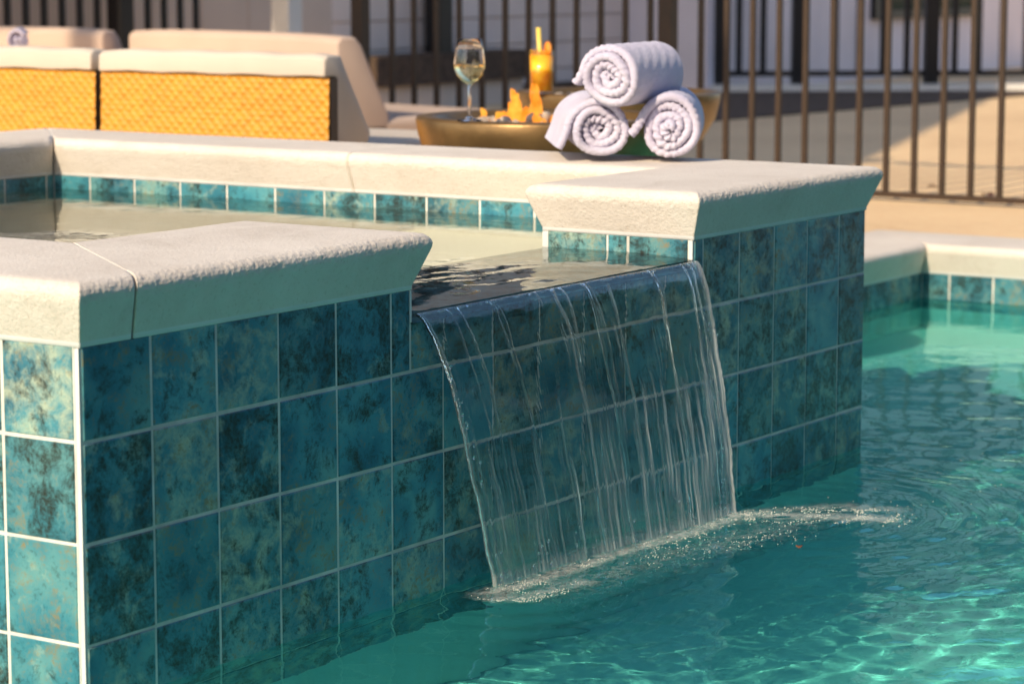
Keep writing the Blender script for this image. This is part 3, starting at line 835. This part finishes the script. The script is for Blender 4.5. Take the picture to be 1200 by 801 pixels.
# ------------------------------------------------------------------ fire bowls
def fire_bowl(loc, rad, label):
    t = empty('fire_bowl', (loc[0], loc[1], ZD), label, 'fire bowl', 'bronze fire bowls by the lounges')
    zr = loc[2] - ZD
    prof = [(.10, zr - .21), (rad * .62, zr - .195), (rad * .82, zr - .155), (rad * .95, zr - .085), (rad * .985, zr - .04), (rad, zr - .008), (rad - .004, zr), (rad - .045, zr + .001), (rad - .052, zr - .006), (rad - .075, zr - .05), (rad * .5, zr - .07), (.02, zr - .07)]
    link('bowl', mesh('bowl', *lathe(prof, 96)), t, M_bronze, True)
    link('pedestal', mesh('ped', *lathe([(.001, .0075), (.17, .0075), (.165, .03), (.13, .10), (.13, zr - .24), (.17, zr - .2), (.001, zr - .2)], 48)), t, M_ped, True)
    rb = random.Random(int(rad * 1000)); V = []; F = []
    for k in range(420):
        a = rb.uniform(0, 6.28); q = (rad - .075) * math.sqrt(rb.random()); s = rb.uniform(.012, .024)
        mt = Matrix.Rotation(rb.uniform(0, 6), 3, Vector((rb.random(), rb.random(), rb.random() + .1)).normalized())
        w = (ico_v * s * np.array([1, rb.uniform(.6, 1), rb.uniform(.5, .8)])) @ np.array(mt)
        F.append(ico_f + len(V) * len(ico_v)); V.append(w + np.array([q * math.cos(a), q * math.sin(a), zr - .048 + .045 * rb.random() * (1 - q / rad) + .012 * rb.random()]))
    o = link('pebble_fill', np_mesh('pebbles', np.concatenate(V), np.concatenate(F)), t, M_peb); o['kind'] = 'stuff'
    return t
BX, BY = 3.36, 1.16
fire_bowl((3.179, 1.232, .148), .353, 'wide bronze fire bowl of pebbles with a wine glass on its rim')
fire_bowl((4.497, 1.803, .146), .33, 'bronze fire bowl further back, half hidden behind the towels, with a cocktail on its rim')

# flame in the nearer bowl
def flame_mesh(parts):
    mb = MB()
    for (x, y, h, r, ax, ay, ph) in parts:
        pts_ = []; rad = []
        for k in range(14):
            s = k / 13
            pts_.append((x + ax * s ** 1.3 + .012 * math.sin(7 * s + ph) * s, y + ay * s ** 1.3 + .014 * math.cos(6 * s + ph) * s, h * s))
            rad.append(max(.0008, r * (1.05 * (s + .08) ** .45 * (1 - s) ** .5 * 1.15) * (1 + .22 * math.sin(11 * s + ph))))
        mb.add(*tube(pts_, rad, 12))
    return mb
rf = random.Random(4)
parts = []
for k in range(16):
    parts.append((rf.uniform(-.09, .05), rf.uniform(-.13, .10), rf.uniform(.02, .045), rf.uniform(.014, .022), rf.uniform(-.012, .012), rf.uniform(-.012, .012), rf.uniform(0, 6)))
for k in range(11):
    yy = rf.gauss(.055, .035); parts.append((rf.uniform(-.03, .03), yy, rf.uniform(.05, .12) * (1 if abs(yy - .05) < .05 else .6), rf.uniform(.013, .021), rf.uniform(-.012, .012), rf.uniform(-.014, .014), rf.uniform(0, 6)))
fl = flame_mesh(parts).build('flame', M_flame, None, True)
fl.location = (3.17, 1.25, .118)
tag(fl, 'orange flames licking up from the pebbles of the nearer fire bowl', 'flame')

# wine glass on the rim
wg = empty('wine_glass', (2.855, 1.26, .1495), 'stemmed glass of white wine standing on the bowl rim', 'wine glass')
op = [(.0, .001), (.034, .001), (.035, .003), (.012, .007), (.0045, .014), (.0038, .05), (.0040, .088), (.007, .095), (.02, .104), (.034, .120), (.0405, .138), (.041, .150), (.037, .185), (.0325, .212), (.0318, .2125), (.0311, .212), (.0358, .185), (.0396, .150), (.039, .139), (.033, .122), (.019, .1065), (.0, .1015)]
link('glass_body', mesh('glass', *lathe(op, 40)), wg, M_glass, True)
wn = [(.0, .1012), (.0192, .1062), (.0332, .1218), (.0392, .139), (.0398, .146), (.0, .146)]
link('wine', mesh('wine', *lathe(wn, 40)), wg, M_wine, True)
# cocktail on the rim of the far bowl
ck = empty('cocktail_glass', (4.19, 1.90, .1475), 'tumbler of orange cocktail with a straw and fruit slice on the far bowl rim', 'cocktail')
link('tumbler', mesh('tumbler', *lathe([(0, .001), (.034, .001), (.0355, .004), (.037, .137), (.0365, .138), (.0357, .137), (.0345, .010), (0, .009)], 36)), ck, M_glass, True)
link('drink', mesh('drink', *lathe([(0, .0095), (.0348, .0095), (.0374, .122), (0, .122)], 36)), ck, M_drink, True)
link('straw', mesh('straw', *tube([(.006, .004, .02), (-.004, .010, .207)], .0075, 12)), ck, M_straw, True)
sl = link('fruit_slice', mesh('slice', *lathe([(0, -.004), (.024, -.004), (.026, 0), (.024, .004), (0, .004)], 28)), ck, M_orange, True)
sl.location = (.004, -.020, .138); sl.rotation_euler = (R(90), R(0), R(55))

# ------------------------------------------------------------------ main fence (x = 6.6)
fence = empty('picket_fence', (6.6, 2.5, ZD), 'tall bronze metal picket fence standing along the deck behind the pool', 'fence')
def FN(o): o.parent = fence; o.location = Vector(o.location); return o
FXp = 6.6
yr0, yr1 = -2.45, 4.41
c = MB(); c.box(-.016, .016, yr0 - 2.5, yr1 - 2.5, .014, .036); c.build('rail', M_fence, fence)
c = MB(); c.box(-.016, .016, yr0 - 2.5, yr1 - 2.5, 1.15, 1.18); c.build('rail', M_fence, fence)
c = MB(); c.box(-.010, .010, -.010, .010, .0365, 1.25); pk = c.build('picket', M_fence, fence)
first = True; yv = 1.378 - 33 * .1192
posts = (4.41, 2.845, .92, -1.0)
yv0 = 1.378
k = -33
while yv0 + k * .1192 < 4.35:
    yv = yv0 + k * .1192; k += 1
    if any(abs(yv - q) < .05 for q in posts): continue
    if first: o = pk; first = False
    else: o = pk.copy(); col.objects.link(o); o.parent = fence
    o.location = (0, yv - 2.5, 0)
for q in posts:
    if q == .92: continue
    c = MB(); c.box(-.03, .03, q - 2.5 - .03, q - 2.5 + .03, 0, 1.3); c.box(-.037, .037, q - 2.5 - .037, q - 2.5 + .037, 1.3, 1.325); c.build('post', M_fence, fence)

# black railing by the house wall at left (along x)
def railing(loc, rz, length, pitch, w, h, z0, label, posts):
    t = empty('black_railing', loc, label, 'railing', 'black metal railings by the house'); t.rotation_euler = (0, 0, rz)
    c = MB(); c.box(0, length, -.018, .018, z0, z0 + .04); c.build('rail', M_black, t)
    c = MB(); c.box(0, length, -.018, .018, h - .08, h - .04); c.build('rail', M_black, t)
    c = MB(); c.box(-w / 2, w / 2, -.012, .012, z0 + .04, h - .08); b = c.build('baluster', M_black, t)
    n = int(length / pitch); used = False
    for k in range(1, n):
        if any(abs(k * pitch - q) < .09 for q in posts): continue
        o = b if not used else b.copy()
        if used: col.objects.link(o); o.parent = t
        used = True; o.location = (k * pitch, 0, 0)
    for q in posts:
        c = MB(); c.box(q - .05, q + .05, -.05, .05, 0, h); c.build('post', M_black, t)
    return t
railing((5.6, 6.85, ZD), 0, 2.95, .132, .030, 1.25, .06, 'black metal railing in front of the grey wall at the left', (2.16,))
ra, rb = Vector((13.75, 6.62)), Vector((15.45, 4.35)); dd = rb - ra
railing((ra.x, ra.y, ZD + .06), math.atan2(dd.y, dd.x), dd.length, .172, .045, 1.4, .05, 'black metal railing on the pale kerb at the right', (.02, .60, 1.55))

# ------------------------------------------------------------------ house and background
house = empty('house', (5, 7.2, ZD), 'long grey house with pale siding behind the fences', 'house')
def HS(o): o.parent = house; o.matrix_parent_inverse = Matrix.Translation((-5, -7.2, -ZD)); return o
c = MB(); c.box(2.2, 10.05, 7.2, 13, ZD - .1, 3.2); HS(c.build('wall', M_greywall))
c = MB(); c.box(10.052, 13.6, 7.25, 13, ZD - .1, 3.2); HS(c.build('wall', M_siding))
c = MB(); c.box(13.602, 30, 6.6, 13, ZD - .1, 3.2); HS(c.build('wall', M_board))
c = MB(); c.box(2.2, 30, 7.4, 13, 3.21, 5.6); HS(c.build('upper_wall', M_siding))
c = MB()
c.add([(6.6, 6.0, 3.0), (9.4, 6.0, 3.0), (9.4, 7.42, 3.6), (6.6, 7.42, 3.6), (6.6, 6.0, 2.9), (9.4, 6.0, 2.9), (9.4, 7.42, 3.2), (6.6, 7.42, 3.2)], [(0, 1, 2, 3), (7, 6, 5, 4), (0, 4, 5, 1), (1, 5, 6, 2), (2, 6, 7, 3), (3, 7, 4, 0)])
HS(c.build('porch_roof', M_roof))
c = MB(); y0, y1 = 7.0, 13.6
c.add([(1.8, y0, 5.55), (30.4, y0, 5.55), (30.4, 10.3, 7.6), (1.8, 10.3, 7.6), (1.8, y1, 5.55), (30.4, y1, 5.55)], [(0, 1, 2, 3), (3, 2, 5, 4), (0, 3, 4), (1, 5, 2), (0, 4, 5, 1)])
HS(c.build('roof', M_roof))
def window(x0, x1, z0, z1, yy):
    c = MB(); w = .07
    c.box(x0, x1, yy - .05, yy + .02, z0, z0 + w); c.box(x0, x1, yy - .05, yy + .02, z1 - w, z1); c.box(x0, x0 + w, yy - .048, yy + .02, z0 + w, z1 - w); c.box(x1 - w, x1, yy - .048, yy + .02, z0 + w, z1 - w)
    f = HS(c.build('window', M_black))
    c = MB(); c.box(x0 + w, x1 - w, yy - .02, yy - .005, z0 + w, z1 - w); o = c.build('pane', M_window); o.parent = f
for wx in (4.0, 7.0, 10.5, 14, 17.5, 21): window(wx, wx + 1.3, 3.9, 5.1, 7.4)
window(16.2, 18.2, .1, 2.0, 6.6); window(20.2, 22.4, .1, 2.0, 6.6)
c = MB(); c.box(10.2, 11.9, 6.98, 7.249, -.205, -.02); HS(c.build('ledge', M_soil))
c = MB(); c.box(10.22, 11.88, 7.02, 7.249, ZD - .05, -.206); HS(c.build('plinth', M_greywall))
c = MB(); c.box(11.902, 13.598, 7.1, 7.249, ZD - .05, ZD + .10); HS(c.build('plinth', M_soil))
c = MB(); c.box(11.02, 11.16, 7.08, 7.2, ZD, 2.95); c.box(11.0, 11.18, 7.04, 7.22, 2.9, 2.99); HS(c.build('downpipe', M_black))
# pale column of the porch
cl = empty('porch_column', (8.42, 6.26, ZD), 'square white porch column catching the sun', 'column')
c = MB(); c.box(-.06, .06, -.06, .06, .14, 3.2); bevel(c.build('shaft', M_white, cl), .006)
c = MB(); c.box(-.09, .09, -.09, .09, 0, .139); bevel(c.build('plinth', M_white, cl), .01)
c = MB(); c.box(-.09, .09, -.09, .09, 3.2, 3.33); bevel(c.build('capital', M_white, cl), .01)
# bed and kerb
c = MB(); c.add(*prism([(10.6, 4.95), (11.3, 6.0), (13.4, 6.75), (15.6, 4.15), (14.6, 4.55)], ZD - .05, ZD + .012)); tag(c.build('mulch_bed', M_soil), kind='structure')
kb = MB(); kb.add(*prism([(13.60, 6.57), (13.80, 6.57 + .1), (15.75, 4.20), (15.55, 4.05)], ZD - .05, ZD + .055))
tag(kb.build('kerb', M_white), kind='structure')

# added roof outside the view on the left: it throws the shade over the far deck
caster = empty('shade_roof', (-5.1, 2.4, ZD), 'brown timber roof on posts, added outside the view to shade the far deck', 'shade roof')
hh = 6.0; e1 = Vector((.952, .305)); e2 = Vector((-.305, .952)); o0 = Vector((7.2 - 1.5399 * hh + 5.1, 2.36 + .040 * hh - 2.4))
def pp(a, b): return tuple(o0 + e1 * a + e2 * b)
c = MB(); c.add(*prism([pp(0, 0), pp(17, 0), pp(17, 3.0), pp(0, 3.0)], hh, hh + .16)); c.build('roof', M_timber, caster)
for a, b in ((.2, 2.4), (5.5, 2.8), (11, 2.8), (16.5, 2.8)):
    q = Vector(pp(a, b)); c = MB(); c.box(q.x - .07, q.x + .07, q.y - .07, q.y + .07, 0, hh - .001); c.build('post', M_timber, caster)

# added outside the view: a tall block shading the pool, hedges darkening the reflections
ph = empty('shade_block', (-8, -5, ZD), 'tall plain grey block added outside the view to shade the water', 'shade block')
c = MB(); c.box(-2, 2, -5, 3.98, 0, 8.4); c.build('wall', M_greywall, ph)
c = MB(); c.add([(-2.3, -5.3, 8.41), (2.3, -5.3, 8.41), (2.3, 4.0, 8.41), (-2.3, 4.0, 8.41), (0, -5.3, 9.6), (0, 4.0, 9.6)], [(0, 1, 4), (3, 5, 2), (1, 2, 5, 4), (3, 0, 4, 5), (0, 3, 2, 1)]); c.build('roof', M_roof, ph)
M_hedge = simple('hedge_leaves', (.045, .075, .022), .6, var=.5, scale=3)
def added_hedge(x0, x1, y0, y1, h, label, n=24000, seed=3):
    r = np.random.default_rng(seed)
    side = r.random(n)
    px = r.uniform(x0, x1, n); py = r.uniform(y0, y1, n); pz = r.uniform(0, h, n) 
    sel = side < .62; py[sel] = y1 - np.abs(r.normal(0, .16, sel.sum())); sel2 = side > .8; pz[sel2] = h - np.abs(r.normal(0, .16, sel2.sum()))
    py += .22 * np.sin(px * 2.1) * np.sin(pz * 2.6); pz *= 1 + .08 * np.sin(px * 1.3)
    a = r.normal(size=(n, 3)); a /= np.linalg.norm(a, axis=1)[:, None]; b = np.cross(a, r.normal(size=(n, 3))); b /= np.linalg.norm(b, axis=1)[:, None]
    sz = r.uniform(.06, .15, n)[:, None]; ctr = np.stack([px, py, pz], 1)
    v = np.stack([ctr - a * sz, ctr + b * sz * .5, ctr + a * sz, ctr - b * sz * .5], 1).reshape(-1, 3); f = np.arange(4 * n).reshape(-1, 4)
    t = empty('added_hedge', (0, 0, ZD), label, 'added_hedge')
    link('foliage', np_mesh('added_hedge', v, f), t, M_hedge)
    c = MB(); c.box(x0 + .2, x1 - .2, y0 + .2, y1 - .45, 0, h - .45); c.build('inner_growth', M_hedge, t)
added_hedge(6.2, 7.2, -8.4, -2.6, 1.9, 'low clipped hedge beside the far end of the pool coping', 9000, 6)
added_hedge(-9, 26, -10.2, -8.6, 5.0, 'tall clipped foliage added outside the view to hide the bright horizon from the water')

# ------------------------------------------------------------------ light
EL, PHI = R(33), R(.5)
tosun = Vector((-math.cos(PHI) * math.cos(EL), math.sin(PHI) * math.cos(EL), math.sin(EL)))
sl = bpy.data.lights.new('sun', 'SUN'); sl.energy = 3.75; sl.angle = R(.5); sl.color = (1, .825, .585)
so = bpy.data.objects.new('sun', sl); col.objects.link(so); so.rotation_euler = tosun.to_track_quat('Z', 'Y').to_euler(); so.location = (-4, 0, 8)
w = bpy.data.worlds.new('World'); scene.world = w; w.use_nodes = True; nt = w.node_tree
sk = nt.nodes.new('ShaderNodeTexSky'); sk.sky_type = 'NISHITA'; sk.sun_disc = False; sk.sun_elevation = EL; sk.sun_rotation = R(270) + PHI
nt.links.new(sk.outputs[0], nt.nodes['Background'].inputs[0]); nt.nodes['Background'].inputs[1].default_value = .15

c = MB(); sheet(c, [(6.0, -60, ZD + .004), (60, -60, ZD + .004), (60, -.7, ZD + .004), (6.0, -.7, ZD + .004)]); sheet(c, [(-60, -60, ZD + .004), (6.0, -60, ZD + .004), (6.0, -6.3, ZD + .004), (-60, -6.3, ZD + .004)])  # dark green ground added outside the view, darkening what the waterfall reflects
tag(c.build('added_lawn', simple('lawn_green', (.045, .085, .022), .9, var=.4, scale=9, bumpd=.02, bscale=80)), kind='structure')

# real caustics through the rippled pool surface
sl.cycles.is_caustics_light = True
water.cycles.is_caustics_caster = True
spaw.cycles.is_caustics_caster = True
for o in [pfloor] + list(pool.children) + [q for q in spa.children if q.name.startswith('basin')]: o.cycles.is_caustics_receiver = True

# ------------------------------------------------------------------ camera
cam = bpy.data.cameras.new('camera'); co = bpy.data.objects.new('camera', cam); col.objects.link(co)
yaw, pitch = .9857, .1424
fwd = Vector((math.sin(yaw) * math.cos(pitch), math.cos(yaw) * math.cos(pitch), -math.sin(pitch)))
co.location = (-2.885, -2.675, .566); co.rotation_euler = fwd.to_track_quat('-Z', 'Y').to_euler()
cam.sensor_width = 36; cam.lens = 3122.76 / 1200 * 36; cam.clip_start = .1; cam.clip_end = 600
cam.dof.use_dof = True; cam.dof.focus_distance = 4.75; cam.dof.aperture_fstop = 5.8
scene.camera = co

scene.view_settings.view_transform = 'Standard'; scene.view_settings.look = 'None'
scene.view_settings.exposure = .44; scene.view_settings.gamma = 1
scene.render.engine = 'CYCLES'
cy = scene.cycles
cy.max_bounces = 16; cy.transmission_bounces = 14; cy.glossy_bounces = 6; cy.diffuse_bounces = 4; cy.transparent_max_bounces = 12
cy.sample_clamp_indirect = 4; cy.use_denoising = True
try: cy.denoiser = 'OPENIMAGEDENOISE'
except Exception: pass
